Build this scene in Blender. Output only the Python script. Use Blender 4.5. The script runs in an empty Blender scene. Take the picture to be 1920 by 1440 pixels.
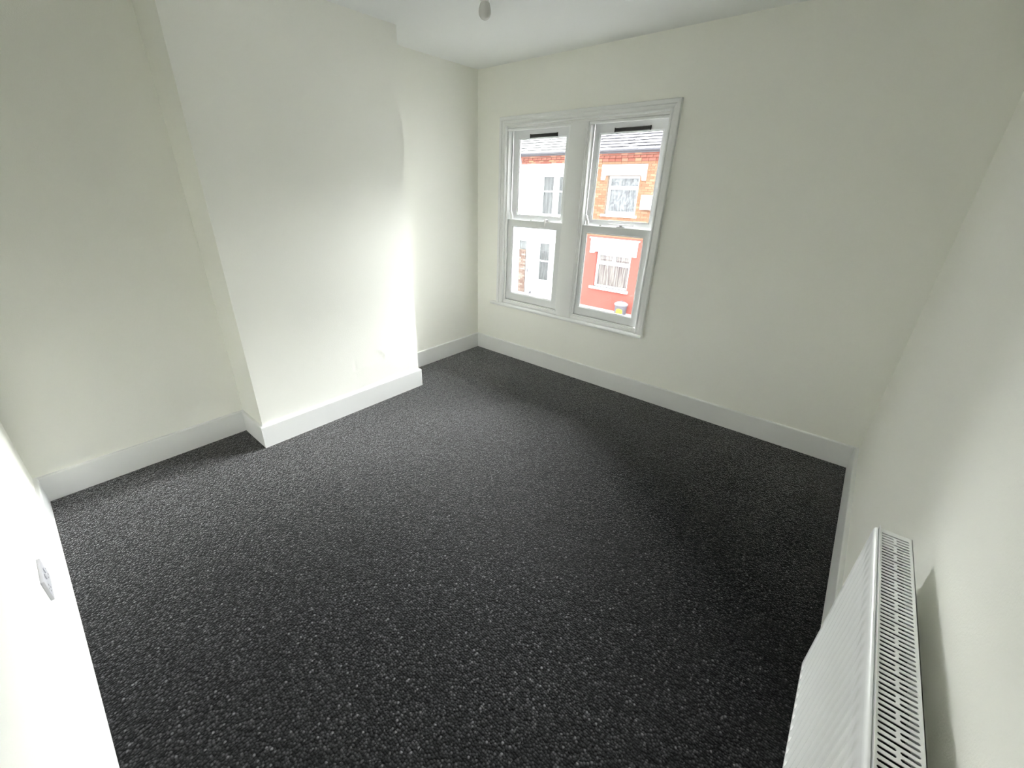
import bpy, bmesh, math, random
from mathutils import Matrix, Vector

random.seed(7)
scene = bpy.context.scene
col = scene.collection

# ------------------------------------------------------------------ camera
cam_data = bpy.data.cameras.new('camera')
cam = bpy.data.objects.new('camera', cam_data)
col.objects.link(cam)
F_PX, PP_X, PP_Y = 776.2143, -28.8882, -8.1564
_r = Vector((1.8988, 0.7225, -0.4359))
_R = Matrix.Rotation(_r.length, 3, _r.normalized())      # rows: right, down, forward
right, down, fwd = Vector(_R[0]), Vector(_R[1]), Vector(_R[2])
m3 = Matrix((right, -down, -fwd)).transposed()
cam.matrix_world = Matrix.Translation((2.9113, -3.0875, 1.5543)) @ m3.to_4x4()
cam_data.sensor_width = 36.0
cam_data.lens = F_PX / 1920 * 36.0
cam_data.shift_x = -PP_X / 1920
cam_data.shift_y = PP_Y / 1920
cam_data.clip_start = 0.02
cam_data.clip_end = 300
scene.camera = cam

# ------------------------------------------------------------------ overcast sky
SKY = 12.5
world = bpy.data.worlds.new('overcast_sky')
scene.world = world
world.use_nodes = True
wn, wl = world.node_tree.nodes, world.node_tree.links
wn.clear()
w_out = wn.new('ShaderNodeOutputWorld')
w_bg = wn.new('ShaderNodeBackground')
w_tc = wn.new('ShaderNodeTexCoord')
w_sep = wn.new('ShaderNodeSeparateXYZ')
w_map = wn.new('ShaderNodeMapRange')                      # overcast sky: horizon one third of the zenith
w_map.inputs['From Min'].default_value = 0.0
w_map.inputs['From Max'].default_value = 1.0
w_map.inputs['To Min'].default_value = SKY / 3
w_map.inputs['To Max'].default_value = SKY
wl.new(w_tc.outputs['Generated'], w_sep.inputs[0])
wl.new(w_sep.outputs['Z'], w_map.inputs['Value'])
wl.new(w_map.outputs[0], w_bg.inputs['Strength'])
w_bg.inputs['Color'].default_value = (0.95, 0.985, 1.0, 1)
wl.new(w_bg.outputs[0], w_out.inputs[0])

# broad soft sun added over the houses opposite, to brighten the room
sun_data = bpy.data.lights.new('added_soft_sun', 'SUN')
sun_data.energy = 110.0
sun_data.angle = math.radians(90)
sun_data.color = (0.97, 0.985, 1.0)
sun = bpy.data.objects.new('added_soft_sun', sun_data)
col.objects.link(sun)
SUN_EL, SUN_AZ = math.radians(36), math.radians(-27)        # azimuth from straight across the street, towards +x
_d = Vector((math.sin(SUN_AZ) * math.cos(SUN_EL), math.cos(SUN_AZ) * math.cos(SUN_EL), math.sin(SUN_EL)))
sun.rotation_euler = _d.to_track_quat('Z', 'Y').to_euler()

# ------------------------------------------------------------------ view
vs = scene.view_settings
vs.view_transform = 'Standard'
vs.look = 'None'
vs.exposure = 0.55
vs.gamma = 1.0
vs.use_curve_mapping = False
cy = scene.cycles
cy.use_denoising = True
cy.max_bounces = 16
cy.diffuse_bounces = 14
cy.glossy_bounces = 6
cy.transparent_max_bounces = 16
cy.transmission_bounces = 8
cy.sample_clamp_indirect = 0

# ------------------------------------------------------------------ room size (metres)
H = 2.45                 # ceiling
W = 3.2161               # window wall, left to right
D = 3.3387               # depth
BD = 0.3217              # chimney breast depth
BY1, BY2 = -2.3341, -1.0723
SH, ST = 0.149, 0.018    # skirting height, thickness
STREET = -2.60           # pavement level outside
FY = 11.5                # plane of the house fronts across the street

# ------------------------------------------------------------------ materials
def mat(name, color, rough=0.6, spec=0.5, metal=0.0, bump=None, vary=None, sheen=0.0):
    m = bpy.data.materials.new(name)
    m.use_nodes = True
    n, l = m.node_tree.nodes, m.node_tree.links
    b = n['Principled BSDF']
    b.inputs['Base Color'].default_value = (*color, 1)
    b.inputs['Roughness'].default_value = rough
    b.inputs['Specular IOR Level'].default_value = spec
    b.inputs['Metallic'].default_value = metal
    if sheen:
        b.inputs['Sheen Weight'].default_value = sheen
        b.inputs['Sheen Roughness'].default_value = 0.6
    tc = n.new('ShaderNodeTexCoord')
    if vary:                                              # (scale, amount): slow colour variation
        nz = n.new('ShaderNodeTexNoise')
        nz.inputs['Scale'].default_value = vary[0]
        nz.inputs['Detail'].default_value = 4
        l.new(tc.outputs['Object'], nz.inputs['Vector'])
        mx = n.new('ShaderNodeMix')
        mx.data_type = 'RGBA'
        mx.inputs[6].default_value = (*[c * (1 - vary[1]) for c in color], 1)
        mx.inputs[7].default_value = (*[min(1, c * (1 + vary[1])) for c in color], 1)
        l.new(nz.outputs['Fac'], mx.inputs[0])
        l.new(mx.outputs[2], b.inputs['Base Color'])
    if bump:                                              # (scale, strength, distance)
        nb = n.new('ShaderNodeTexNoise')
        nb.inputs['Scale'].default_value = bump[0]
        nb.inputs['Detail'].default_value = 3
        l.new(tc.outputs['Object'], nb.inputs['Vector'])
        bp = n.new('ShaderNodeBump')
        bp.inputs['Strength'].default_value = bump[1]
        bp.inputs['Distance'].default_value = bump[2]
        l.new(nb.outputs['Fac'], bp.inputs['Height'])
        l.new(bp.outputs[0], b.inputs['Normal'])
    return m

M = {}
M['wall'] = mat('matt_wall_paint', (0.87, 0.868, 0.81), 0.85, 0.25, bump=(220, 0.25, 0.002), vary=(1.3, 0.008))
M['ceiling'] = mat('matt_ceiling_paint', (0.80, 0.812, 0.80), 0.9, 0.2, bump=(180, 0.2, 0.002))
M['trim'] = mat('satin_white_wood_paint', (0.795, 0.80, 0.79), 0.35, 0.45, bump=(60, 0.05, 0.002))
M['sash'] = mat('white_sash_finish', (0.71, 0.72, 0.72), 0.35, 0.5)
M['plastic'] = mat('white_plastic', (0.90, 0.90, 0.90), 0.3, 0.5)
M['socket'] = mat('grey_white_socket_plastic', (0.50, 0.50, 0.525), 0.35, 0.4)
M['vent'] = mat('dark_grey_vent_plastic', (0.035, 0.035, 0.033), 0.5, 0.4)
M['rubber'] = mat('dark_gasket', (0.12, 0.12, 0.12), 0.6, 0.3)
M['steel'] = mat('brushed_steel', (0.45, 0.45, 0.45), 0.35, 0.5, 1.0)
M['enamel'] = mat('white_radiator_enamel', (0.84, 0.85, 0.845), 0.22, 0.5)
M['fin'] = mat('shade_dark_convector_fin', (0.035, 0.035, 0.045), 0.5, 0.4, 0.3)  # near-black stands for the shadow inside the radiator, put into the colour
M['bulb'] = mat('opal_bulb_plastic', (0.72, 0.71, 0.68), 0.15, 0.5)
M['cord'] = mat('white_flex', (0.75, 0.75, 0.72), 0.5, 0.3)
M['render'] = mat('white_masonry_paint', (0.75, 0.76, 0.76), 0.8, 0.2, bump=(30, 0.2, 0.01), vary=(2.0, 0.05))
M['blue_render'] = mat('pale_blue_masonry_paint', (0.165, 0.20, 0.22), 0.8, 0.2, bump=(30, 0.2, 0.01), vary=(2.0, 0.05))
M['red_paint'] = mat('red_masonry_paint', (0.225, 0.058, 0.045), 0.7, 0.3, bump=(25, 0.2, 0.01), vary=(3.0, 0.12))
M['stone'] = mat('white_painted_stone', (0.72, 0.72, 0.71), 0.8, 0.2, bump=(40, 0.2, 0.01))
M['upvc'] = mat('white_window_frame', (0.75, 0.76, 0.77), 0.35, 0.5)
M['gutter'] = mat('grey_gutter_plastic', (0.09, 0.088, 0.10), 0.5, 0.4)
M['tarmac'] = mat('road_tarmac', (0.07, 0.07, 0.072), 0.9, 0.2, bump=(80, 0.5, 0.01), vary=(1.0, 0.2))
M['paving'] = mat('pavement_concrete', (0.24, 0.235, 0.23), 0.9, 0.2, bump=(40, 0.4, 0.01), vary=(4.0, 0.2))
M['bin'] = mat('black_bin_plastic', (0.085, 0.08, 0.095), 0.45, 0.4)
M['bin_lid'] = mat('grey_bin_lid_plastic', (0.15, 0.15, 0.165), 0.4, 0.5)
M['yellow'] = mat('yellow_sticker', (0.42, 0.36, 0.025), 0.5, 0.3)
M['door'] = mat('white_door_paint', (0.66, 0.67, 0.69), 0.4, 0.4)
M['dark_door'] = mat('dark_green_door_paint', (0.03, 0.06, 0.045), 0.4, 0.4)
M['mortar'] = mat('lime_mortar', (0.17, 0.13, 0.10), 0.9, 0.1)

def random_color_mat(name, ramp, rough, coord='Object', scale=8.0, bump=0.3):
    """one colour per cell, so that neighbouring bricks or slates differ"""
    m = bpy.data.materials.new(name)
    m.use_nodes = True
    n, l = m.node_tree.nodes, m.node_tree.links
    b = n['Principled BSDF']
    b.inputs['Roughness'].default_value = rough
    b.inputs['Specular IOR Level'].default_value = 0.08
    geo = n.new('ShaderNodeNewGeometry')
    cr = n.new('ShaderNodeValToRGB')
    while len(cr.color_ramp.elements) < len(ramp):
        cr.color_ramp.elements.new(0.5)
    for e, (p, c) in zip(cr.color_ramp.elements, ramp):
        e.position = p
        e.color = (*c, 1)
    l.new(geo.outputs['Random Per Island'], cr.inputs['Fac'])
    l.new(cr.outputs[0], b.inputs['Base Color'])
    tc = n.new('ShaderNodeTexCoord')
    nb = n.new('ShaderNodeTexNoise')
    nb.inputs['Scale'].default_value = 60
    l.new(tc.outputs['Object'], nb.inputs['Vector'])
    bp = n.new('ShaderNodeBump')
    bp.inputs['Strength'].default_value = bump
    bp.inputs['Distance'].default_value = 0.005
    l.new(nb.outputs['Fac'], bp.inputs['Height'])
    l.new(bp.outputs[0], b.inputs['Normal'])
    return m

M['brick'] = random_color_mat('orange_red_brick', [(0.0, (0.185, 0.085, 0.052)), (0.5, (0.21, 0.112, 0.07)), (1.0, (0.24, 0.145, 0.095))], 0.85)
M['corbel'] = random_color_mat('red_corbel_brick', [(0.0, (0.17, 0.06, 0.045)), (0.6, (0.21, 0.09, 0.07)), (1.0, (0.30, 0.17, 0.10))], 0.85)
M['old_brick'] = random_color_mat('brown_brick', [(0.0, (0.115, 0.075, 0.063)), (0.6, (0.16, 0.118, 0.10)), (1.0, (0.24, 0.20, 0.17))], 0.85)
M['slate'] = random_color_mat('welsh_slate', [(0.0, (0.028, 0.027, 0.031)), (0.6, (0.055, 0.053, 0.059)), (1.0, (0.10, 0.097, 0.104))], 0.9)
M['pale_slate'] = random_color_mat('pale_concrete_tile', [(0.0, (0.07, 0.07, 0.07)), (0.6, (0.10, 0.10, 0.099)), (1.0, (0.14, 0.137, 0.135))], 0.9)

def carpet_material():
    m = bpy.data.materials.new('charcoal_loop_carpet')
    m.use_nodes = True
    n, l = m.node_tree.nodes, m.node_tree.links
    b = n['Principled BSDF']
    b.inputs['Roughness'].default_value = 0.9
    b.inputs['Specular IOR Level'].default_value = 0.15
    b.inputs['Sheen Weight'].default_value = 1.0
    b.inputs['Sheen Roughness'].default_value = 0.3
    tc = n.new('ShaderNodeTexCoord')
    v = n.new('ShaderNodeTexVoronoi')
    v.inputs['Scale'].default_value = 130
    v.inputs['Randomness'].default_value = 0.65
    l.new(tc.outputs['Object'], v.inputs['Vector'])
    sep = n.new('ShaderNodeSeparateColor')
    l.new(v.outputs['Color'], sep.inputs[0])
    cr = n.new('ShaderNodeValToRGB')
    els = [(0.0, 0.004), (0.35, 0.013), (0.75, 0.029), (0.96, 0.055), (1.0, 0.14)]
    while len(cr.color_ramp.elements) < len(els):
        cr.color_ramp.elements.new(0.5)
    for e, (p, c) in zip(cr.color_ramp.elements, els):
        e.position = p
        e.color = (c, c * 1.005, c * 1.02, 1)
    l.new(sep.outputs[0], cr.inputs['Fac'])
    # shade in the gaps between loops, put into the base colour
    gap_shade = n.new('ShaderNodeMapRange')
    gap_shade.inputs['From Min'].default_value = 0.25
    gap_shade.inputs['From Max'].default_value = 0.75
    gap_shade.inputs['To Min'].default_value = 1.0
    gap_shade.inputs['To Max'].default_value = 0.15
    l.new(v.outputs['Distance'], gap_shade.inputs['Value'])
    mul = n.new('ShaderNodeMix')
    mul.data_type = 'RGBA'
    mul.blend_type = 'MULTIPLY'
    mul.inputs[0].default_value = 1.0
    l.new(cr.outputs[0], mul.inputs[6])
    l.new(gap_shade.outputs[0], mul.inputs[7])
    l.new(mul.outputs[2], b.inputs['Base Color'])
    inv = n.new('ShaderNodeMath')
    inv.operation = 'SUBTRACT'
    inv.inputs[0].default_value = 1.0
    l.new(v.outputs['Distance'], inv.inputs[1])
    bp = n.new('ShaderNodeBump')
    bp.inputs['Strength'].default_value = 0.9
    bp.inputs['Distance'].default_value = 0.004
    l.new(inv.outputs[0], bp.inputs['Height'])
    l.new(bp.outputs[0], b.inputs['Normal'])
    return m
M['carpet'] = carpet_material()

def glass_material(name, tint):
    m = bpy.data.materials.new(name)
    m.use_nodes = True
    n, l = m.node_tree.nodes, m.node_tree.links
    n.remove(n['Principled BSDF'])
    tr = n.new('ShaderNodeBsdfTransparent')
    tr.inputs['Color'].default_value = (*tint, 1)
    gl = n.new('ShaderNodeBsdfGlossy')
    gl.inputs['Roughness'].default_value = 0.01
    fr = n.new('ShaderNodeFresnel')
    fr.inputs['IOR'].default_value = 1.4
    mx = n.new('ShaderNodeMixShader')
    l.new(fr.outputs[0], mx.inputs[0])
    l.new(tr.outputs[0], mx.inputs[1])
    l.new(gl.outputs[0], mx.inputs[2])
    l.new(mx.outputs[0], n['Material Output'].inputs['Surface'])
    return m
M['glass'] = glass_material('clear_window_glass', (0.985, 0.99, 0.985))
M['far_glass'] = glass_material('house_window_glass', (0.93, 0.94, 0.94))

def fabric(name, dark, light, scale, stretch):
    m = bpy.data.materials.new(name)
    m.use_nodes = True
    n, l = m.node_tree.nodes, m.node_tree.links
    b = n['Principled BSDF']
    b.inputs['Roughness'].default_value = 0.9
    tc = n.new('ShaderNodeTexCoord')
    mp = n.new('ShaderNodeMapping')
    mp.inputs['Scale'].default_value = stretch
    nz = n.new('ShaderNodeTexNoise')
    nz.inputs['Scale'].default_value = scale
    nz.inputs['Detail'].default_value = 2
    cr = n.new('ShaderNodeValToRGB')
    cr.color_ramp.elements[0].position = 0.38
    cr.color_ramp.elements[0].color = (*dark, 1)
    cr.color_ramp.elements[1].position = 0.58
    cr.color_ramp.elements[1].color = (*light, 1)
    l.new(tc.outputs['Object'], mp.inputs[0])
    l.new(mp.outputs[0], nz.inputs['Vector'])
    l.new(nz.outputs['Fac'], cr.inputs['Fac'])
    l.new(cr.outputs[0], b.inputs['Base Color'])
    return m
M['lace'] = fabric('white_lace_net', (0.15, 0.15, 0.162), (0.36, 0.36, 0.37), 14, (1, 1, 0.8))
M['pink_curtain'] = fabric('pale_pink_curtain', (0.20, 0.145, 0.145), (0.44, 0.39, 0.36), 12, (2.2, 1, 0.12))
M['grey_curtain'] = fabric('grey_voile', (0.14, 0.14, 0.145), (0.25, 0.25, 0.255), 9, (1.6, 1, 0.25))
M['room_dark'] = mat('painted_room_dimness', (0.12, 0.11, 0.11), 0.9, 0.1)  # darkness of the unlit rooms, put into the colour

# ------------------------------------------------------------------ mesh helpers
def box(bm, x0, x1, y0, y1, z0, z1, bevel=0.0, seg=1):
    vs_ = [bm.verts.new(p) for p in ((x0, y0, z0), (x1, y0, z0), (x1, y1, z0), (x0, y1, z0),
                                     (x0, y0, z1), (x1, y0, z1), (x1, y1, z1), (x0, y1, z1))]
    fs = [(0, 3, 2, 1), (4, 5, 6, 7), (0, 1, 5, 4), (1, 2, 6, 5), (2, 3, 7, 6), (3, 0, 4, 7)]
    faces = [bm.faces.new([vs_[i] for i in f]) for f in fs]
    if bevel > 0:
        edges = list({e for f in faces for e in f.edges})
        bmesh.ops.bevel(bm, geom=edges, offset=bevel, segments=seg, profile=0.5, affect='EDGES')

def prism(bm, section, axis, a, b):
    """closed outline `section` (pairs) swept straight along an axis from a to b"""
    def pt(s, t):
        u, v = s
        return {'x': (t, u, v), 'y': (u, t, v), 'z': (u, v, t)}[axis]
    A = [bm.verts.new(pt(s, a)) for s in section]
    B = [bm.verts.new(pt(s, b)) for s in section]
    n = len(section)
    for i in range(n):
        bm.faces.new((A[i], A[(i + 1) % n], B[(i + 1) % n], B[i]))
    bm.faces.new(A[::-1])
    bm.faces.new(B)

def lathe(bm, prof, cx, cy, n=32):
    """profile of (radius, z) turned about a vertical axis"""
    rings = []
    for r, z in prof:
        if r < 1e-6:
            rings.append([bm.verts.new((cx, cy, z))])
        else:
            rings.append([bm.verts.new((cx + r * math.cos(2 * math.pi * k / n), cy + r * math.sin(2 * math.pi * k / n), z)) for k in range(n)])
    for a, b in zip(rings, rings[1:]):
        for k in range(n):
            q = []
            for v in ((a[k % len(a)]), a[(k + 1) % n % len(a)], b[(k + 1) % n % len(b)], b[k % len(b)]):
                if v not in q:
                    q.append(v)
            if len(q) > 2:
                bm.faces.new(q)

def obj(name, bm, material, parent=None, smooth=False, label=None, cat=None, group=None, kind=None):
    bmesh.ops.recalc_face_normals(bm, faces=bm.faces)
    me = bpy.data.meshes.new(name)
    bm.to_mesh(me)
    bm.free()
    me.materials.append(M[material])
    if smooth:
        for p in me.polygons:
            p.use_smooth = True
        me.set_sharp_from_angle(angle=math.radians(40))
    o = bpy.data.objects.new(name, me)
    col.objects.link(o)
    if parent:
        o.parent = parent
    tag(o, label, cat, group, kind)
    return o

def tag(o, label=None, cat=None, group=None, kind=None):
    for k, v in (('label', label), ('category', cat), ('group', group), ('kind', kind)):
        if v:
            o[k] = v

def empty(name, loc=(0, 0, 0), **kw):
    o = bpy.data.objects.new(name, None)
    o.empty_display_size = 0.1
    col.objects.link(o)
    o.location = loc
    tag(o, **kw)
    return o

def bx(name, dims, material, parent=None, bevel=0.0, seg=1, **kw):
    """one box object; with a parent that is not at the origin the numbers stay world numbers"""
    bm = bmesh.new()
    ox, oy, oz = parent.location if parent else (0, 0, 0)
    if parent and parent.parent:
        ox, oy, oz = ox + parent.parent.location[0], oy + parent.parent.location[1], oz + parent.parent.location[2]
    x0, x1, y0, y1, z0, z1 = dims
    box(bm, x0 - ox, x1 - ox, y0 - oy, y1 - oy, z0 - oz, z1 - oz, bevel, seg)
    return obj(name, bm, material, parent, smooth=bevel > 0, **kw)

# ================================================================== THE ROOM
TH = 0.12                # thickness of the inner walls
FT = 0.22                # thickness of the window wall
OX0, OX1, OZ0, OZ1 = 0.335, 1.715, 0.515, 2.02     # opening in the window wall
S = dict(kind='structure')

bx('floor', (-TH, W + TH, -D - TH, FT, -0.12, 0.0), 'carpet', label='charcoal flecked loop-pile carpet covering the floor', **S)
bx('ceiling', (-TH, W + TH, -D - TH, FT, H, H + 0.12), 'ceiling', label='plain matt white ceiling', **S)
bx('wall_left', (-TH, 0, -D - TH, FT, 0, H), 'wall', label='off-white wall in the alcoves either side of the chimney breast', **S)
bx('wall_right', (W, W + TH, -D - TH, FT, 0, H), 'wall', label='off-white wall behind the radiator', **S)
bx('wall_back', (0, W, -D - TH, -D, 0, H), 'wall', label='off-white wall with the double socket', **S)

# window wall: one mesh with the opening left out
bm = bmesh.new()
xs, zs = [0, OX0, OX1, W], [0, OZ0, OZ1, H]
for y, flip in ((0.0, False), (FT, True)):
    if flip:                                             # the brick reveal splays outwards
        xs = [0, OX0 - 0.12, OX1 + 0.06, W]
    g = [[bm.verts.new((x, y, z)) for z in zs] for x in xs]
    for i in range(3):
        for j in range(3):
            if (i, j) != (1, 1):
                bm.faces.new((g[i][j], g[i + 1][j], g[i + 1][j + 1], g[i][j + 1]))
    if not flip:
        g0 = g
for a, b in (((1, 1), (2, 1)), ((2, 1), (2, 2)), ((2, 2), (1, 2)), ((1, 2), (1, 1))):
    bm.faces.new((g0[a[0]][a[1]], g0[b[0]][b[1]], g[b[0]][b[1]], g[a[0]][a[1]]))
ring = [(0, 0), (1, 0), (2, 0), (3, 0), (3, 1), (3, 2), (3, 3), (2, 3), (1, 3), (0, 3), (0, 2), (0, 1)]
for a, b in zip(ring, ring[1:] + ring[:1]):
    bm.faces.new((g0[a[0]][a[1]], g0[b[0]][b[1]], g[b[0]][b[1]], g[a[0]][a[1]]))
obj('wall_front', bm, 'wall', label='off-white wall around the twin sash window', **S)

# chimney breast with two filled plaster marks near the skirting
bm = bmesh.new()
ny, nz = 150, 200
grid = []
marks = [(-1.645, 0.335, 0.010, 0.05, -0.0016), (-1.645, 0.305, 0.012, 0.010, 0.0022),
         (-1.405, 0.40, 0.018, 0.014, 0.0028), (-1.385, 0.365, 0.012, 0.022, 0.0026), (-1.43, 0.42, 0.03, 0.012, 0.0015), (-1.55, 0.32, 0.05, 0.02, 0.001)]
for i in range(ny + 1):
    row = []
    for j in range(nz + 1):
        y = BY1 + (BY2 - BY1) * i / ny
        z = H * (j / nz) ** 1.0 if j in (0, nz) else H * j / nz
        dx = sum(h * math.exp(-((y - my) / sy) ** 2 - ((z - mz) / sz) ** 2) for my, mz, sy, sz, h in marks)
        row.append(bm.verts.new((BD + dx, y, z)))
    grid.append(row)
for i in range(ny):
    for j in range(nz):
        bm.faces.new((grid[i][j], grid[i + 1][j], grid[i + 1][j + 1], grid[i][j + 1]))
for edge, y in ((grid[0], BY1), (grid[ny], BY2)):
    a, b = bm.verts.new((0, y, 0)), bm.verts.new((0, y, H))
    bm.faces.new([a] + edge + [b])
o = obj('wall_chimney_breast', bm, 'wall', smooth=True, label='projecting off-white chimney breast between two alcoves', **S)

# skirting boards, a square-edged board with an eased top
def skirting(parent, p0, p1, inward, m0=0, m1=0):
    """board along p0-p1; `inward` points into the room; m0, m1: +1 inner mitre, -1 outer mitre, 0 square"""
    p0, p1, n = Vector((*p0, 0)), Vector((*p1, 0)), Vector((*inward, 0))
    d = (p1 - p0).normalized()
    prof = [(0, 0), (ST, 0), (ST, SH - 0.005), (ST - 0.0015, SH - 0.0015), (ST - 0.005, SH), (0, SH)]
    bm = bmesh.new()
    A = [bm.verts.new(p0 + n * u + d * (u * m0) + Vector((0, 0, z))) for u, z in prof]
    B = [bm.verts.new(p1 + n * u - d * (u * m1) + Vector((0, 0, z))) for u, z in prof]
    k = len(prof)
    for i in range(k):
        bm.faces.new((A[i], A[(i + 1) % k], B[(i + 1) % k], B[i]))
    bm.faces.new(A[::-1])
    bm.faces.new(B)
    return obj('board', bm, 'trim', parent)

bl = empty('baseboard_left', label='white skirting boards stepping round the chimney breast', **S)
skirting(bl, (0, 0), (0, BY2), (1, 0), 1, 1)
skirting(bl, (0, BY2), (BD, BY2), (0, 1), 1, -1)
skirting(bl, (BD, BY2), (BD, BY1), (1, 0), -1, -1)
skirting(bl, (BD, BY1), (0, BY1), (0, -1), -1, 1)
skirting(bl, (0, BY1), (0, -D), (1, 0), 1, 1)
bf = empty('baseboard_front', label='white skirting board below the window', **S)
skirting(bf, (0, 0), (W, 0), (0, -1), 1, 1)
br = empty('baseboard_right', label='white skirting board behind the radiator', **S)
skirting(br, (W, 0), (W, -D), (-1, 0), 1, 1)
bb = empty('baseboard_back', label='white skirting boards below the double socket', **S)
skirting(bb, (0, -D), (0.505, -D), (0, 1), 1, 0)
skirting(bb, (0.5075, -D), (W, -D), (0, 1), 0, 1)

# ================================================================== THE WINDOW
win = empty('window_1', label='white twin sliding sash window with moulded architrave', **S)

# architrave: moulded section, mitred at the top corners
AX0, AX1, AZ1 = 0.274, 1.766, 2.087
AW = 0.066
APROF = [(0, 0), (0, 0.026), (0.003, 0.029), (0.024, 0.029), (0.027, 0.026), (0.028, 0.021), (0.033, 0.0205), (0.040, 0.018),
         (0.046, 0.0135), (0.050, 0.0125), (0.051, 0.017), (0.054, 0.0195), (0.062, 0.0195), (0.065, 0.017), (AW, 0.014), (AW, 0)]
def architrave(kind):
    bm = bmesh.new()
    A, B = [], []
    for u, h in APROF:
        if kind == 'left':
            A.append(bm.verts.new((AX0 + u, -h, 0.535)))
            B.append(bm.verts.new((AX0 + u, -h, AZ1 - u)))
        elif kind == 'right':
            A.append(bm.verts.new((AX1 - u, -h, 0.535)))
            B.append(bm.verts.new((AX1 - u, -h, AZ1 - u)))
        else:
            A.append(bm.verts.new((AX0 + u, -h, AZ1 - u)))
            B.append(bm.verts.new((AX1 - u, -h, AZ1 - u)))
    n = len(APROF)
    for i in range(n):
        bm.faces.new((A[i], A[(i + 1) % n], B[(i + 1) % n], B[i]))
    bm.faces.new(A[::-1])
    bm.faces.new(B)
    return obj('architrave', bm, 'trim', win)
for k in ('left', 'right', 'top'):
    architrave(k)

# inner sill (window board) with a rounded nose; runs past the architrave on one side
bm = bmesh.new()
sec = [(0.03, 0.508), (-0.034, 0.508), (-0.040, 0.511), (-0.0435, 0.517), (-0.0435, 0.525), (-0.040, 0.531), (-0.034, 0.535), (0.03, 0.535)]
prism(bm, sec, 'x', OX0, OX1)
bmesh.ops.recalc_face_normals(bm, faces=bm.faces)
sec2 = [(-0.0005, 0.508)] + sec[1:7] + [(-0.0005, 0.535)]
prism(bm, sec2, 'x', 0.205, OX0)
prism(bm, sec2, 'x', OX1, AX1 + 0.004)
obj('window_sill', bm, 'trim', win)

# box frame: linings, head, sill upstand, and the mullion casing between the lights
ML0, ML1 = 0.958, 1.112
LIGHTS = [(0.340, ML0), (ML1, 1.710)]
bx('jamb_lining', (OX0, 0.3405, 0.0, 0.118, 0.535, 2.02), 'trim', win)
bx('jamb_lining', (1.7095, OX1, 0.0, 0.118, 0.535, 2.02), 'trim', win)
bx('head_lining', (0.3405, 1.7095, 0.0, 0.145, 2.006, 2.02), 'trim', win)
bx('mullion', (ML0, ML1, -0.004, 0.118, 0.535, 2.006), 'trim', win, 0.003, 2)
bx('mullion_facing', (ML0 + 0.010, ML1 - 0.010, -0.011, -0.0035, 0.5352, 2.0055), 'trim', win, 0.002, 2)

def staff_bead(x0, x1):
    """beads that hold the lower sash, down both sides and across head and foot"""
    for a, b in ((x0, x0 + 0.017), (x1 - 0.017, x1)):
        bx('staff_bead', (a, b, 0.002, 0.022, 0.5705, 1.986), 'trim', win, 0.005, 2)
    bx('staff_bead', (x0, x1, 0.002, 0.022, 1.986, 2.0055), 'trim', win, 0.005, 2)
    bx('sill_upstand', (x0, x1, -0.001, 0.030, 0.5352, 0.562), 'trim', win, 0.002)
    bx('staff_bead', (x0 + 0.001, x1 - 0.001, 0.004, 0.0235, 0.562, 0.5715), 'trim', win, 0.003, 2)
    # parting beads between the two sash tracks
    for a, b in ((x0, x0 + 0.012), (x1 - 0.012, x1)):
        bx('parting_bead', (a, b, 0.0655, 0.0735, 0.5705, 2.0055), 'trim', win, 0.002)
    bx('outer_lining', (x0, x0 + 0.003, 0.1165, 0.121, 0.5352, 2.0055), 'trim', win)
    bx('outer_lining', (x1 - 0.003, x1, 0.1165, 0.121, 0.5352, 2.0055), 'trim', win)
    bx('outer_sill', (x0, x1, 0.031, 0.23, 0.5352, 0.5735), 'trim', win)

def sash(name, gx, gz, stile, top, bot, y0, y1, chamfer=0.008):
    """sash frame round a glass opening gx, gz with a sloping glazing rebate; returns the frame object"""
    x0, x1, z0, z1 = gx[0] - stile, gx[1] + stile, gz[0] - bot, gz[1] + top
    bm = bmesh.new()
    c = chamfer
    rings = []
    for (e, y) in ((0, y0 + 0.002), (0.002, y0)):                       # eased outer arris
        rings.append([(x0 + e, y, z0 + e), (x1 - e, y, z0 + e), (x1 - e, y, z1 - e), (x0 + e, y, z1 - e)])
    for (e, y) in ((c, y0), (0, y0 + c), (0, y0 + 0.016), (0.016, y1)):   # slope to the glass, the rebate, the splayed putty
        rings.append([(gx[0] - e, y, gz[0] - e), (gx[1] + e, y, gz[0] - e), (gx[1] + e, y, gz[1] + e), (gx[0] - e, y, gz[1] + e)])
    rings.append([(x0, y1, z0), (x1, y1, z0), (x1, y1, z1), (x0, y1, z1)])
    R = [[bm.verts.new(p) for p in r] for r in rings]
    for a, b in zip(R, R[1:] + R[:1]):
        for k in range(4):
            bm.faces.new((a[k], a[(k + 1) % 4], b[(k + 1) % 4], b[k]))
    f = obj(name, bm, 'sash', win)
    ym = y0 + 0.0135
    bx('glass_pane', (gx[0] - 0.0005, gx[1] + 0.0005, ym - 0.002, ym + 0.002, gz[0] - 0.0005, gz[1] + 0.0005), 'glass', f)
    # dark glazing line against the pane
    bm = bmesh.new()
    g = 0.003
    for d in ((gx[0], gx[0] + g, gz[0], gz[1]), (gx[1] - g, gx[1], gz[0], gz[1]), (gx[0] + g, gx[1] - g, gz[0], gz[0] + g), (gx[0] + g, gx[1] - g, gz[1] - g, gz[1])):
        box(bm, d[0], d[1], ym - 0.004, ym - 0.0021, d[2], d[3])
    obj('glazing_gasket', bm, 'plastic', f)
    return f

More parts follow.
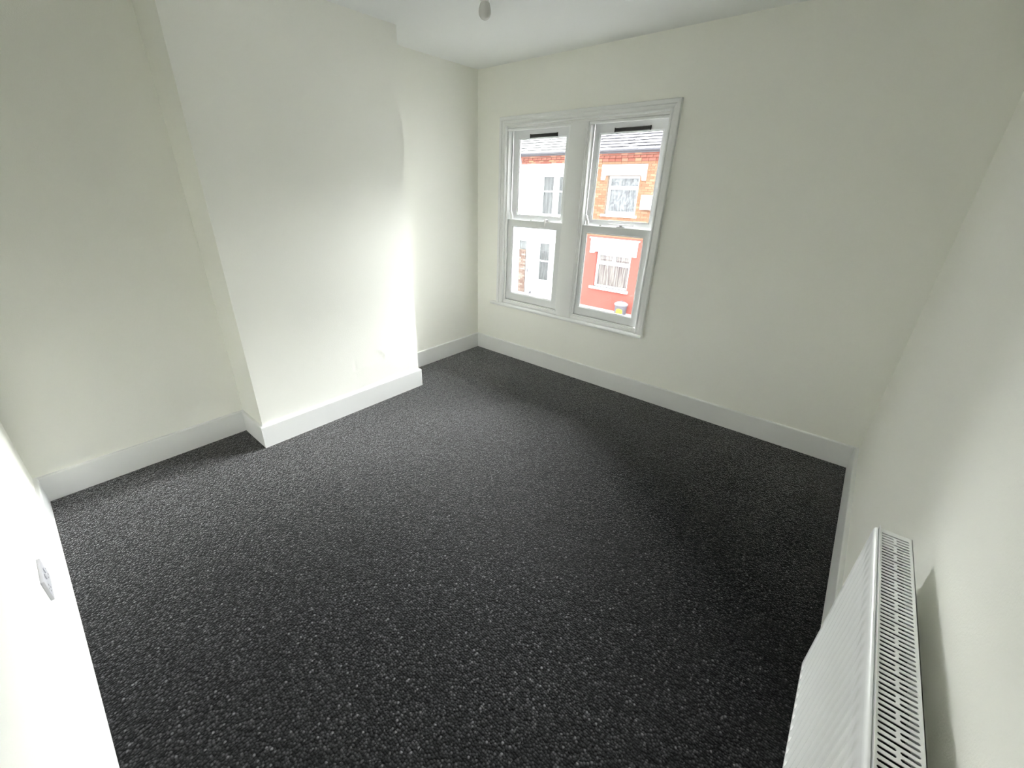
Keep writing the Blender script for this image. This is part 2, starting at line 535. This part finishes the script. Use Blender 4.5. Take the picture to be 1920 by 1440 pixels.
LOWER_Y, UPPER_Y = (0.024, 0.064), (0.075, 0.116)
GLX = [(0.412, 0.876), (1.166, 1.638)]
for (x0, x1), gx in zip(LIGHTS, GLX):
    staff_bead(x0, x1)
    st = min(gx[0] - x0, x1 - gx[1]) - 0.006
    up = sash('upper_sash', (gx[0] + 0.004, gx[1] - 0.002), (1.340, 1.927), st, 0.072, 0.046, *UPPER_Y)
    lo = sash('lower_sash', gx, (0.644, 1.240), st, 0.058, 0.070, *LOWER_Y)
    # trickle vent on the top rail
    v0 = 0.533 if x0 < 0.6 else 1.288
    bm = bmesh.new()
    prism(bm, [(0.0748, 1.934), (0.066, 1.936), (0.0635, 1.942), (0.0655, 1.956), (0.0748, 1.960)], 'x', v0, v0 + 0.262)
    tv = obj('trickle_vent', bm, 'vent', up, label='dark grey trickle vent')
    for xx in (v0 - 0.002, v0 + 0.2615):
        bx('vent_end_cap', (xx, xx + 0.003, 0.0625, 0.0748, 1.933, 1.961), 'vent', up)
    bx('vent_flap', (v0 + 0.008, v0 + 0.254, 0.0622, 0.0640, 1.944, 1.950), 'vent', up)
    # white tilt restrictor arm at the end of the meeting rail
    bm = bmesh.new()
    xa_ = x0 + 0.019
    pts = [(xa_ + 0.002, 1.372), (xa_ + 0.020, 1.374), (xa_ + 0.026, 1.350), (xa_ + 0.038, 1.332), (xa_ + 0.040, 1.3), (xa_ + 0.022, 1.3), (xa_ + 0.018, 1.330), (xa_ + 0.006, 1.350)]
    prism(bm, pts, 'y', 0.030, 0.046)
    bmesh.ops.bevel(bm, geom=list(bm.edges), offset=0.002, segments=2, affect='EDGES')
    obj('restrictor_arm', bm, 'plastic', lo, smooth=True)
    # sash fastener on the meeting rail
    fx = gx[0] + (0.356 if x0 < 0.6 else 0.275)
    bx('fastener_base', (fx - 0.03, fx + 0.03, 0.030, 0.056, 1.2985, 1.3035), 'steel', lo, 0.0015)
    bm = bmesh.new()
    lathe(bm, [(0, 1.314), (0.010, 1.314), (0.011, 1.312), (0.011, 1.3036), (0, 1.3036)], fx, 0.043, 20)
    obj('fastener_pivot', bm, 'steel', lo, smooth=True)
    if x0 < 0.6:      # lever swung out over the face of the rail
        bm = bmesh.new()
        prism(bm, [(0.046, 1.3145), (0.046, 1.320), (0.018, 1.320), (0.013, 1.316), (0.0105, 1.266), (0.0145, 1.264), (0.0185, 1.310), (0.022, 1.3145)], 'x', fx - 0.0065, fx + 0.0065)
        bmesh.ops.bevel(bm, geom=list(bm.edges), offset=0.0012, segments=1, affect='EDGES')
        obj('fastener_lever', bm, 'plastic', lo, smooth=True)
    else:             # lever lying along the rail
        bm = bmesh.new()
        prism(bm, [(fx - 0.10, 0.040), (fx - 0.02, 0.034), (fx + 0.02, 0.034), (fx + 0.10, 0.037), (fx + 0.10, 0.045), (fx + 0.02, 0.052), (fx - 0.02, 0.052), (fx - 0.10, 0.047)], 'z', 1.3145, 1.321)
        bmesh.ops.bevel(bm, geom=list(bm.edges), offset=0.0012, segments=1, affect='EDGES')
        obj('fastener_lever', bm, 'plastic', lo, smooth=True)
    bm = bmesh.new()
    lathe(bm, [(0, 1.3065), (0.006, 1.3065), (0.007, 1.3045), (0.007, 1.2985), (0, 1.2985)], fx - 0.17, 0.043, 14)
    obj('catch_stud', bm, 'steel', lo, smooth=True)

# masonry outside the frame: stone mullion and reveal
bx('stone_mullion', (ML0 + 0.030, ML1 - 0.075, 0.1185, FT, 0.535, OZ1), 'stone', win)

# daylight portals in the two lights: they guide sampling of the sky and give no light themselves
for (x0, x1) in LIGHTS:
    ld = bpy.data.lights.new('sky_portal', 'AREA')
    ld.shape = 'RECTANGLE'
    ld.size, ld.size_y = x1 - x0, 1.46
    ld.cycles.is_portal = True
    lo_ = bpy.data.objects.new('sky_portal', ld)
    col.objects.link(lo_)
    lo_.location = ((x0 + x1) / 2, 0.20, 1.28)
    lo_.rotation_euler = (-math.pi / 2, 0, 0)

# ================================================================== RADIATOR
RX0, RXB = 3.1111, 3.1785            # front face, back edge of the grille
RT, RB = 0.8426, 0.3180              # top, bottom
RY0, RY1 = -2.900, -1.925            # near end, far end
rad = empty('radiator', (RX0 + 0.035, (RY0 + RY1) / 2, RB), label='white panel radiator with slotted top grille fixed above the skirting', cat='radiator')
OX, OY, OZ = rad.location
def rp(x, y, z):
    return (x - OX, y - OY, z - OZ)
PITCH = 0.0318
def pressed_panel(name, xf, sign, parent):
    """steel panel pressed with upright grooves; sign +1: the grooves sink towards +x"""
    bm = bmesh.new()
    ys = []
    n = int((RY1 - RY0 - 0.03) / PITCH)
    y = RY1 - 0.012
    for k in range(n):
        for t in (0.0, 0.10, 0.28, 0.36, 0.5, 0.64, 0.72, 0.90):
            ys.append((y - t * PITCH, t))
        y -= PITCH
    ys = [(RY1, 0.0)] + ys + [(RY0, 0.0)]
    zs_ = [(RB, 0), (RB + 0.009, 0), (RB + 0.015, 1.0), (RT - 0.11, 0.8), (RT - 0.045, 0), (RT - 0.014, 0)]
    dep = {0.0: 0, 0.10: 0.06, 0.28: 0.55, 0.36: 0.82, 0.5: 1.0, 0.64: 0.82, 0.72: 0.55, 0.90: 0.06}
    roll = [(0.0006, RT - 0.007), (0.0020, RT - 0.0035), (0.0042, RT - 0.0018), (0.0068, RT - 0.0018), (0.0084, RT - 0.004), (0.0095, RT - 0.012)]
    G = []
    for yy, t in ys:
        r = [bm.verts.new(rp(xf + sign * 0.0085 * dep[t] * m, yy, z)) for z, m in zs_]
        r += [bm.verts.new(rp(xf + sign * u, yy, z)) for u, z in roll]
        r += [bm.verts.new(rp(xf + sign * 0.0095, yy, RB))]
        G.append(r)
    for a, b in zip(G, G[1:]):
        for j in range(len(a)):
            bm.faces.new((a[j], a[(j + 1) % len(a)], b[(j + 1) % len(a)], b[j]))
    bm.faces.new(G[0])
    bm.faces.new(G[-1][::-1])
    return obj(name, bm, 'enamel', parent, smooth=True)
pressed_panel('front_panel', RX0, 1, rad)
pressed_panel('back_panel', RXB - 0.0005, -1, rad)

# top grille: pressed lid, slots in rows of one long and two pairs of short ones
bm = bmesh.new()
GX0, GX1, GT, GU = RX0 + 0.0085, RXB - 0.0012, RT + 0.0005, RT - 0.0012
SX0, SX1, SP0, SP1 = 3.1240, 3.1712, 3.1452, 3.1493
def gb(x0, x1, y0, y1, z0=GU, z1=GT):
    a, b = rp(x0, y0, z0), rp(x1, y1, z1)
    box(bm, a[0], b[0], a[1], b[1], a[2], b[2])
gb(GX0, SX0, RY0, RY1)
gb(SX1, GX1, RY0, RY1)
gp, slot = 0.03055 / 3, 0.0050
ys_, k = RY1 - 0.0155, 0
prev = RY1
while ys_ - slot > RY0 + 0.02:
    gb(SX0, SX1, ys_, prev)                                # bar before the slot
    if k % 3 != 0:
        gb(SP0, SP1, ys_ - slot, ys_)                      # spine across a short pair
    # rounded slot ends
    ends = [SX0, SX1] if k % 3 == 0 else [SX0, SP0, SP1, SX1]
    for e, s in zip(ends, (1, -1, 1, -1)):
        for yy, sgn in ((ys_, -1), (ys_ - slot, 1)):
            va = [bm.verts.new(rp(e, yy, zz)) for zz in (GT, GU)]
            vb = [bm.verts.new(rp(e + s * 0.0016, yy, zz)) for zz in (GT, GU)]
            vc = [bm.verts.new(rp(e, yy + sgn * 0.0016, zz)) for zz in (GT, GU)]
            bm.faces.new((va[0], vb[0], vc[0]))
            bm.faces.new((va[1], vc[1], vb[1]))
            bm.faces.new((vb[0], vb[1], vc[1], vc[0]))
    prev = ys_ - slot
    ys_ -= gp
    k += 1
gb(SX0, SX1, RY0, prev)
gb(GX0, GX0 + 0.0012, RY0, RY1 + 0.004, GU - 0.018, GT + 0.004)      # front lip standing a little proud
gb(GX1 - 0.0012, GX1, RY0, RY1, GU - 0.018, GT)
obj('top_grille', bm, 'enamel', rad)

# convector fins between the two panels: folded sheet
bm = bmesh.new()
fa, fb = RX0 + 0.0105, RXB - 0.0105
prevv = None
yy, side = RY0 + 0.02, 0
while yy < RY1 - 0.02:
    x = fa if side % 4 in (0, 1) else fb
    cur = [bm.verts.new(rp(x, yy, z)) for z in (RB + 0.03, RT - 0.022)]
    if prevv:
        bm.faces.new((prevv[0], cur[0], cur[1], prevv[1]))
    prevv = cur
    yy += 0.010 if side % 2 == 0 else 0.004
    side += 1
obj('convector_fins', bm, 'fin', rad)
# end covers, wall brackets and pipe connection
for y0, y1 in ((RY0 - 0.0015, RY0 - 0.0002), (RY1 + 0.0002, RY1 + 0.0015)):
    bm = bmesh.new()
    a, b = rp(RX0 + 0.010, y0, RB + 0.035), rp(RXB - 0.010, y1, RT - 0.001)
    box(bm, a[0], b[0], a[1], b[1], a[2], b[2])
    obj('end_cover', bm, 'enamel', rad)
for yb in (RY0 + 0.16, RY1 - 0.16):
    bm = bmesh.new()
    a, b = rp(RXB - 0.0004, yb - 0.012, RB + 0.06), rp(W - 0.0012, yb + 0.012, RT - 0.26)
    box(bm, a[0], b[0], a[1], b[1], a[2], b[2])
    obj('wall_bracket', bm, 'enamel', rad)
bm = bmesh.new()
px_, py_ = RX0 + 0.034 - OX, RY0 - 0.032 - OY
lathe(bm, [(0, 0.0 - OZ), (0.0075, 0.0 - OZ), (0.0075, 0.025), (0.013, 0.025), (0.013, 0.055), (0.017, 0.06), (0.019, 0.12), (0.016, 0.128), (0, 0.128)], px_, py_, 20)
prism(bm, [(px_ + 0.009 * math.cos(t * math.pi / 6), 0.04 + 0.009 * math.sin(t * math.pi / 6)) for t in range(12)], 'y', py_, RY0 + 0.004 - OY)
obj('valve', bm, 'plastic', rad, smooth=True)

# ================================================================== DOUBLE SOCKET on the back wall
sx0, sx1, sz0, sz1 = 1.012, 1.158, 0.251, 0.337
sock = empty('wall_socket', ((sx0 + sx1) / 2, -D, (sz0 + sz1) / 2), label='white plastic double socket low on the wall above the skirting', cat='socket')
bx('face_plate', (sx0, sx1, -D, -D + 0.010, sz0, sz1), 'socket', sock, 0.0025, 2)
for cx_ in (1.066, 1.104):
    bx('rocker_switch', (cx_ - 0.006, cx_ + 0.006, -D + 0.0102, -D + 0.0135, sz1 - 0.030, sz1 - 0.012), 'socket', sock, 0.001)
for cx_ in (1.045, 1.125):
    for dx, dz, hw, hh in ((0, 0.004, 0.002, 0.004), (-0.011, -0.016, 0.0032, 0.002), (0.011, -0.016, 0.0032, 0.002)):
        bx('pin_hole', (cx_ + dx - hw, cx_ + dx + hw, -D + 0.0101, -D + 0.0104, sz0 + 0.04 + dz - hh, sz0 + 0.04 + dz + hh), 'vent', sock)  # dark plates on the face, painted shade for the depth of the holes
for cx_ in (sx0 + 0.013, sx1 - 0.013):
    bm = bmesh.new()
    prism(bm, [(cx_ - sock.location[0] + 0.003 * math.cos(t * math.pi / 5), 0.003 * math.sin(t * math.pi / 5)) for t in range(10)], 'y', 0.0100, 0.0108)
    obj('screw', bm, 'steel', sock)

# ================================================================== PENDANT LAMP in the middle of the ceiling
px, py, zb = 1.628, -1.690, 2.101
pen = empty('pendant_lamp', (px, py, H), label='bare unlit pendant bulb hanging from the ceiling', cat='lamp')
def lz(prof):
    return [(r, z - H) for r, z in prof]
bm = bmesh.new()
lathe(bm, lz([(0, H), (0.040, H), (0.040, H - 0.006), (0.034, H - 0.018), (0.016, H - 0.028), (0.006, H - 0.032), (0, H - 0.032)]), 0, 0)
obj('ceiling_rose', bm, 'plastic', pen, smooth=True)
bm = bmesh.new()
lathe(bm, lz([(0, H - 0.030), (0.0032, H - 0.030), (0.0032, zb + 0.130), (0, zb + 0.130)]), 0, 0, 12)
obj('cord', bm, 'cord', pen, smooth=True)
bm = bmesh.new()
lathe(bm, lz([(0, zb + 0.134), (0.007, zb + 0.134), (0.010, zb + 0.126), (0.0165, zb + 0.112), (0.0175, zb + 0.085), (0.0205, zb + 0.084), (0.0205, zb + 0.072), (0.0165, zb + 0.071), (0.0160, zb + 0.050), (0, zb + 0.050)]), 0, 0)
obj('lamp_holder', bm, 'plastic', pen, smooth=True)
bm = bmesh.new()
R_ = 0.0218
prof = [(0, zb)] + [(R_ * math.sin(a), zb + R_ * 1.05 * (1 - math.cos(a))) for a in [math.radians(d) for d in range(9, 91, 9)]]
prof += [(0.0215, zb + 0.029), (0.0203, zb + 0.035), (0.0182, zb + 0.042), (0.0160, zb + 0.048)]
lathe(bm, lz(prof + [(0.0155, zb + 0.0482)]), 0, 0)
bulb = obj('bulb', bm, 'bulb', pen, smooth=True)
bm = bmesh.new()
lathe(bm, lz([(0.0158, zb + 0.048), (0.0145, zb + 0.0505), (0.0120, zb + 0.058), (0.0105, zb + 0.066), (0, zb + 0.066)]), 0, 0)
obj('bulb_neck', bm, 'cord', bulb, smooth=True)

# ================================================================== THE STREET OUTSIDE
bx('road', (-45, 45, 1.6, 9.6, STREET - 0.4, STREET - 0.12), 'tarmac', label='grey tarmac road between the house rows', **S)
bx('pavement', (-45, 45, 9.6, FY + 0.3, STREET - 0.4, STREET), 'paving', label='concrete pavement in front of the houses opposite', **S)
bx('pavement', (-45, 45, FT, 1.6, STREET - 0.4, STREET), 'tarmac', label='pavement below the window, darkened to throw up less light', **S)  # unseen; dark surface chosen to throw less light up at the ceiling

bx('ground', (-45, 45, FY + 0.3, 26, STREET - 0.4, STREET - 0.02), 'paving', label='bare ground under the houses opposite', **S)

def far_window(parent, x0, x1, z0, z1, lights, curtain, depth=0.10, frame=0.06):
    """framed window: each light (x0, x1, z0, z1) gets its own pane; a curtain hangs behind"""
    bm = bmesh.new()
    yf = FY + depth
    box(bm, x0, x1, yf + 0.045, yf + 0.055, z0, z1)                 # keep the frame one piece round its panes
    bm.free()
    bm = bmesh.new()
    xs_ = sorted({x0, x1} | {v for l in lights for v in l[:2]})
    zs_ = sorted({z0, z1} | {v for l in lights for v in l[2:]})
    for a, b in zip(xs_, xs_[1:]):
        for c, d in zip(zs_, zs_[1:]):
            mx_, mz_ = (a + b) / 2, (c + d) / 2
            if not any(l[0] < mx_ < l[1] and l[2] < mz_ < l[3] for l in lights):
                box(bm, a, b, yf, yf + 0.06, c, d)
    bmesh.ops.remove_doubles(bm, verts=bm.verts, dist=1e-5)
    f = obj('window', bm, 'upvc', parent)
    for l in lights:
        bx('pane', (l[0], l[1], yf + 0.025, yf + 0.032, l[2], l[3]), 'far_glass', f)
    bm = bmesh.new()                                              # gently folded curtain
    n = 40
    top, bot = [], []
    for i in range(n + 1):
        x = x0 + 0.02 + (x1 - x0 - 0.04) * i / n
        y = yf + 0.085 + 0.02 * math.sin(i * 1.9) + 0.008 * math.sin(i * 0.7)
        top.append(bm.verts.new((x, y, z1 - 0.02)))
        bot.append(bm.verts.new((x, y, z0 + 0.02)))
    for i in range(n):
        bm.faces.new((bot[i], bot[i + 1], top[i + 1], top[i]))
    obj('curtain', bm, curtain, f, smooth=True)
    return f

def wall_with_holes(name, x0, x1, z0, z1, holes, material, parent, y0=FY, y1=FY + 0.25):
    bm = bmesh.new()
    xs_ = sorted({x0, x1} | {v for h in holes for v in h[:2]})
    zs_ = sorted({z0, z1} | {v for h in holes for v in h[2:]})
    for a, b in zip(xs_, xs_[1:]):
        for c, d in zip(zs_, zs_[1:]):
            mx_, mz_ = (a + b) / 2, (c + d) / 2
            if not any(h[0] < mx_ < h[1] and h[2] < mz_ < h[3] for h in holes):
                box(bm, a, b, y0, y1, c, d)
    return obj(name, bm, material, parent)

def brickwork(name, x0, x1, z0, z1, holes, material, parent, y=FY, course=0.075, length=0.235):
    """bricks laid in stretcher bond standing proud of the mortar; too small to tell singly from here"""
    bm = bmesh.new()
    nz_ = int(round((z1 - z0) / course))
    cz = (z1 - z0) / nz_
    for j in range(nz_):
        x = x0 - (length / 2 if j % 2 else 0)
        za, zb_ = z0 + j * cz + 0.005, z0 + (j + 1) * cz - 0.005
        while x < x1:
            a, b = max(x + 0.005, x0), min(x + length - 0.005, x1)
            segs = [(a, b)] if b - a > 0.03 else []
            for h in holes:
                if zb_ > h[2] and za < h[3]:
                    segs = [s for (p, q) in segs for s in ((p, min(q, h[0])), (max(p, h[1]), q)) if s[1] - s[0] > 0.02]
            for p, q in segs:
                box(bm, p, q, y - 0.008 - random.random() * 0.004, y + 0.02, za, zb_)
            x += length
    return obj(name, bm, material, parent, kind='stuff')

def slates(parent, x0, x1, y0, z0, pitch_deg, length, material, w=0.25, gauge=0.19, wob=0.004):
    bm = bmesh.new()
    ca, sa = math.cos(math.radians(pitch_deg)), math.sin(math.radians(pitch_deg))
    rows = int(length / gauge)
    for r in range(rows):
        x = x0 - (w / 2 if r % 2 else 0)
        while x < x1:
            a, b = max(x0, x + 0.003), min(x1, x + w - 0.003)
            if b - a > 0.03:
                t0, t1 = r * gauge - 0.02 + random.uniform(-0.006, 0.006), (r + 1) * gauge + 0.03
                h0, h1 = 0.030 + random.uniform(0, wob * 2.5), 0.010
                P = []
                for t, h in ((t0, h0), (t0, h0 - 0.010), (t1, h1 - 0.010), (t1, h1)):
                    for xx in (a, b):
                        P.append(bm.verts.new((xx, y0 + t * ca - h * sa, z0 + t * sa + h * ca)))
                for f in ((0, 1, 3, 2), (2, 3, 5, 4), (4, 5, 7, 6), (6, 7, 1, 0), (0, 2, 4, 6), (1, 7, 5, 3)):
                    bm.faces.new([P[i] for i in f])
            x += w
    return obj('slate_courses', bm, material, parent, kind='stuff')

EAVES = 2.72
def roof_part(parent, x0, x1, material):
    """roof slab, slates and ridge"""
    y0, z0, a, ln = FY - 0.16, EAVES + 0.05, 32.0, 4.0
    ca, sa = math.cos(math.radians(a)), math.sin(math.radians(a))
    bm = bmesh.new()
    prism(bm, [(y0, z0), (y0 + ln * ca, z0 + ln * sa), (y0 + 2 * ln * ca, z0), (y0 + 2 * ln * ca, z0 - 0.1), (y0, z0 - 0.02)], 'x', x0, x1)
    rf = obj('roof', bm, 'gutter', parent)
    slates(rf, x0, x1, y0, z0, a, ln, material)
    bm = bmesh.new()
    yr, zr = y0 + ln * ca, z0 + ln * sa
    prism(bm, [(yr - 0.14, zr - 0.05), (yr, zr + 0.07), (yr + 0.14, zr - 0.05)], 'x', x0, x1)
    obj('ridge', bm, 'corbel', rf)

def corbel_band(parent, x0, x1, zlow, zhigh):
    """oversailing brick courses with dentils under the gutter; each dentil brick is a piece of its own"""
    c = brickwork('corbel_course', x0, x1, zhigh - 0.075, zhigh, [], 'corbel', parent, y=FY - 0.085, length=0.235)
    bx('dentil_backing', (x0, x1, FY - 0.055, FY, zhigh - 0.157, zhigh - 0.079), 'corbel', parent)
    bx('corbel_backing', (x0, x1, FY - 0.09, FY, zhigh - 0.078, zhigh + 0.03), 'mortar', parent)
    me = None
    x = x0 + 0.02
    while x < x1 - 0.10:
        if me is None:
            bm = bmesh.new()
            box(bm, 0, 0.105, FY - 0.075, FY, zhigh - 0.155, zhigh - 0.082)
            o = obj('dentil_brick', bm, 'corbel', parent)
            me = o.data
        else:
            o = bpy.data.objects.new('dentil_brick', me)
            col.objects.link(o)
            o.parent = parent
        o.location = (x, 0, 0)
        x += 0.215
    brickwork('corbel_course', x0, x1, zlow, zhigh - 0.158, [], 'corbel', parent, y=FY - 0.02)

def gutter(parent, x0, x1):
    bm = bmesh.new()
    yc, zc, r = FY - 0.19, EAVES + 0.06, 0.058
    out = [(yc + r * math.cos(t), zc + r * math.sin(t)) for t in [math.pi + k * math.pi / 10 for k in range(11)]]
    inn = [(yc + (r - 0.006) * math.cos(t), zc + (r - 0.006) * math.sin(t)) for t in [2 * math.pi - k * math.pi / 10 for k in range(11)]]
    prism(bm, out + inn, 'x', x0, x1)
    obj('gutter', bm, 'gutter', parent, smooth=True)
    bx('fascia', (x0, x1, FY - 0.13, FY - 0.09, EAVES - 0.04, EAVES + 0.09), 'gutter', parent)

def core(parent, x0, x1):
    """solid block behind the windows, its dark colour standing for dim rooms"""
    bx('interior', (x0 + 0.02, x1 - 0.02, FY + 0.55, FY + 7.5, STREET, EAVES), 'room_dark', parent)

# ---- the brick house with the red ground floor
HB0, HB1 = -5.62, -1.55
hb = empty('brick_terraced_house', label='brick terraced house with red painted ground floor across the street', cat='house')
UW = (-4.63, -3.49, 0.78, 2.00)           # upper window
LW = (-4.74, -3.37, -1.80, -0.50)         # lower window
DR = (-2.72, -1.86, STREET, -0.45)        # door beyond the window
wall_with_holes('upper_wall', HB0, HB1, 0.04, EAVES, [UW], 'mortar', hb)
brickwork('upper_brickwork', HB0, HB1, 0.10, 2.44, [(UW[0] - 0.02, UW[1] + 0.02, UW[2] - 0.06, UW[3])], 'brick', hb)
wall_with_holes('ground_floor_wall', HB0, HB1, STREET, 0.04, [LW, DR], 'red_paint', hb, FY - 0.012, FY + 0.25)
bx('string_course', (HB0, HB1, FY - 0.022, FY + 0.05, 0.03, 0.10), 'brick', hb)
# lintels with dropped ends
def lintel(parent, x0, x1, z0, z1, ear, ez):
    bm = bmesh.new()
    prism(bm, [(x0, z1), (x0, ez), (x0 + ear, ez), (x0 + ear * 1.35, z0), (x1 - ear * 1.35, z0), (x1 - ear, ez), (x1, ez), (x1, z1)], 'y', FY - 0.045, FY + 0.06)
    return obj('lintel', bm, 'stone', parent)
lintel(hb, -4.89, -3.27, 2.02, 2.35, 0.13, 1.87)
lintel(hb, -5.01, -3.18, -0.52, -0.06, 0.17, -0.58)
bx('lintel_cap', (-5.06, -3.13, FY - 0.065, FY + 0.02, -0.07, -0.03), 'stone', hb)
bx('window_sill', (-4.75, -3.40, FY - 0.07, FY + 0.12, 0.70, 0.78), 'stone', hb, 0.01)
bx('window_sill', (-4.88, -3.30, FY - 0.08, FY + 0.12, -1.89, -1.80), 'stone', hb, 0.01)
far_window(hb, *UW, [(-4.56, -3.56, 1.69, 1.93), (-4.55, -3.57, 0.88, 1.58)], 'lace')
far_window(hb, *LW, [(-4.64, -4.13, -0.85, -0.64), (-4.00, -3.47, -0.85, -0.64), (-4.66, -3.45, -1.74, -0.98)], 'pink_curtain')
dpt = bx('door', (DR[0] + 0.06, DR[1] - 0.06, FY + 0.12, FY + 0.16, STREET + 0.03, DR[3] - 0.06), 'dark_door', hb)
bx('door_frame', (DR[0], DR[0] + 0.06, FY + 0.10, FY + 0.18, STREET, DR[3]), 'upvc', hb)
bx('door_frame', (DR[1] - 0.06, DR[1], FY + 0.10, FY + 0.18, STREET, DR[3]), 'upvc', hb)
bx('door_frame', (DR[0], DR[1], FY + 0.10, FY + 0.18, DR[3] - 0.06, DR[3]), 'upvc', hb)
bx('alarm_box', (-3.31, -2.86, FY - 0.11, FY - 0.008, 0.98, 1.43), 'upvc', hb, 0.02, 2)
corbel_band(hb, HB0, HB1, 2.44, EAVES - 0.02)
gutter(hb, HB0, HB1)
roof_part(hb, HB0, HB1, 'slate')
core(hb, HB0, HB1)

# ---- the white house next to it
HA0, HA1 = -8.44, -5.62
ha = empty('white_terraced_house', label='white painted terraced house with paired sash windows across the street', cat='house')
uws = [(-7.46, -6.87, 0.60, 2.03), (-6.74, -6.15, 0.60, 2.03)]
lws = [(-7.46, -6.87, -2.01, -0.43), (-6.72, -6.13, -2.01, -0.43)]
wd = (-8.42, -7.66, STREET, -0.44)
wall_with_holes('front_wall', HA0, HA1, STREET, 2.42, uws + lws + [wd], 'render', ha)
wall_with_holes('wall_head', HA0, HA1, 2.42, EAVES, [], 'mortar', ha)
for u in uws:
    zm = 1.47
    far_window(ha, *u, [(u[0] + 0.05, u[1] - 0.05, zm + 0.025, u[3] - 0.05), (u[0] + 0.05, u[1] - 0.05, u[2] + 0.06, zm - 0.025)], 'grey_curtain')
for u in lws:
    zm = -1.17
    far_window(ha, *u, [(u[0] + 0.05, u[1] - 0.05, zm + 0.025, u[3] - 0.05), (u[0] + 0.05, u[1] - 0.05, u[2] + 0.06, zm - 0.025)], 'grey_curtain')
bx('window_sill', (-7.60, -6.00, FY - 0.08, FY + 0.10, 0.50, 0.60), 'stone', ha, 0.01)
bx('window_sill', (-7.60, -5.98, FY - 0.08, FY + 0.10, -2.20, -2.01), 'stone', ha, 0.01)
bx('band_course', (HA0, HA1, FY - 0.05, FY + 0.05, -0.15, -0.07), 'stone', ha, 0.008)
# doorway: brown brick side of the porch with a grey fanlight above, white door beside it
bx('porch_backing', (wd[0], -8.08, FY + 0.03, FY + 0.2, STREET, -0.80), 'mortar', ha)
brickwork('porch_brickwork', wd[0], -8.08, STREET, -0.82, [], 'old_brick', ha, y=FY + 0.03)
bx('fanlight', (wd[0], -8.08, FY + 0.04, FY + 0.06, -0.79, wd[3]), 'far_glass', ha)
bx('fanlight_lining', (wd[0], -8.08, FY + 0.2, FY + 0.22, -0.79, wd[3]), 'grey_curtain', ha)
d_ = bx('door', (-8.07, wd[1], FY + 0.05, FY + 0.10, STREET + 0.02, wd[3]), 'door', ha)
bx('door_handle', (-7.97, -7.93, FY + 0.01, FY + 0.05, -1.70, -1.56), 'gutter', d_)
bx('door_stop', (-7.755, -7.715, FY - 0.05, FY + 0.05, -2.60, -2.50), 'gutter', d_)
for pz in ((-2.35, -1.75), (-1.45, -0.62)):
    bx('door_panel', (-7.90, -7.74, FY + 0.042, FY + 0.05, *pz), 'door', d_, 0.004)
corbel_band(ha, HA0, HA1, 2.42, EAVES - 0.02)
gutter(ha, HA0, HA1)
roof_part(ha, HA0, HA1, 'pale_slate')
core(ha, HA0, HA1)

# ---- neighbours at either end of the row
def end_house(name, x0, x1, wall, label, wcols, roof):
    h = empty(name, label=label, cat='house')
    mid = (x0 + x1) / 2
    holes = [(wcols - 0.55, wcols + 0.55, 0.70, 2.00), (wcols - 0.65, wcols + 0.65, -1.80, -0.50)]
    wall_with_holes('front_wall', x0, x1, STREET, EAVES, holes, wall, h)
    for u in holes:
        zm = u[3] - 0.36
        far_window(h, *u, [(u[0] + 0.06, u[1] - 0.06, zm + 0.03, u[3] - 0.06), (u[0] + 0.06, u[1] - 0.06, u[2] + 0.06, zm - 0.03)], 'grey_curtain')
        bx('window_sill', (u[0] - 0.1, u[1] + 0.1, FY - 0.07, FY + 0.1, u[2] - 0.08, u[2]), 'stone', h, 0.01)
        lintel(h, u[0] - 0.2, u[1] + 0.2, u[3], u[3] + 0.32, 0.13, u[3] - 0.12)
    gutter(h, x0, x1)
    roof_part(h, x0, x1, roof)
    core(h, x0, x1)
    return h
end_house('blue_terraced_house', -12.6, HA0, 'blue_render', 'pale blue terraced house beside the white house', -10.9, 'pale_slate')
end_house('rendered_terraced_house', HB1, 2.6, 'render', 'white rendered terraced house with wide stone lintels over single windows', 0.2, 'slate')

# ---- dustbin against the red wall
db = empty('dustbin', (-3.33, FY - 0.36, STREET), label='black domed dustbin with a yellow sticker against the red house', cat='bin')
bm = bmesh.new()
lathe(bm, [(0, 0), (0.195, 0), (0.20, 0.012), (0.225, 0.36), (0.238, 0.37), (0.238, 0.39), (0, 0.39)], 0, 0, 28)
obj('body', bm, 'bin', db, smooth=True)
bm = bmesh.new()
lathe(bm, [(0.246, 0.375), (0.25, 0.40), (0.235, 0.425), (0.17, 0.465), (0.08, 0.49), (0, 0.495)], 0, 0, 28)
lid = obj('lid', bm, 'bin_lid', db, smooth=True)
bm = bmesh.new()
for k in range(8):
    a0, a1 = math.pi * k / 8, math.pi * (k + 1) / 8
    p = [(-0.06 * math.cos(a), 0.487 + 0.045 * math.sin(a)) for a in (a0, a1)]
    q = [(-0.045 * math.cos(a), 0.487 + 0.030 * math.sin(a)) for a in (a0, a1)]
    prism(bm, [p[0], p[1], q[1], q[0]], 'y', -0.012, 0.012)
obj('lid_handle', bm, 'bin', lid)
bm = bmesh.new()                                   # sticker wrapped on the body, ragged outline
cols = 9
rag = [(0.07, 0.20), (0.05, 0.25), (0.055, 0.26), (0.04, 0.27), (0.045, 0.275), (0.04, 0.265), (0.055, 0.25), (0.07, 0.24), (0.08, 0.2)]
A, B = [], []
for k in range(cols):
    a = math.radians(-112 + 8 * k)
    lo_z, hi_z = rag[k]
    for lst, z in ((A, lo_z), (B, hi_z)):
        r = 0.20 + 0.025 * (z - 0.012) / 0.348 + 0.003
        lst.append(bm.verts.new((r * math.cos(a), r * math.sin(a), z)))
for k in range(cols - 1):
    bm.faces.new((A[k], A[k + 1], B[k + 1], B[k]))
obj('sticker', bm, 'yellow', db, label='yellow sticker')
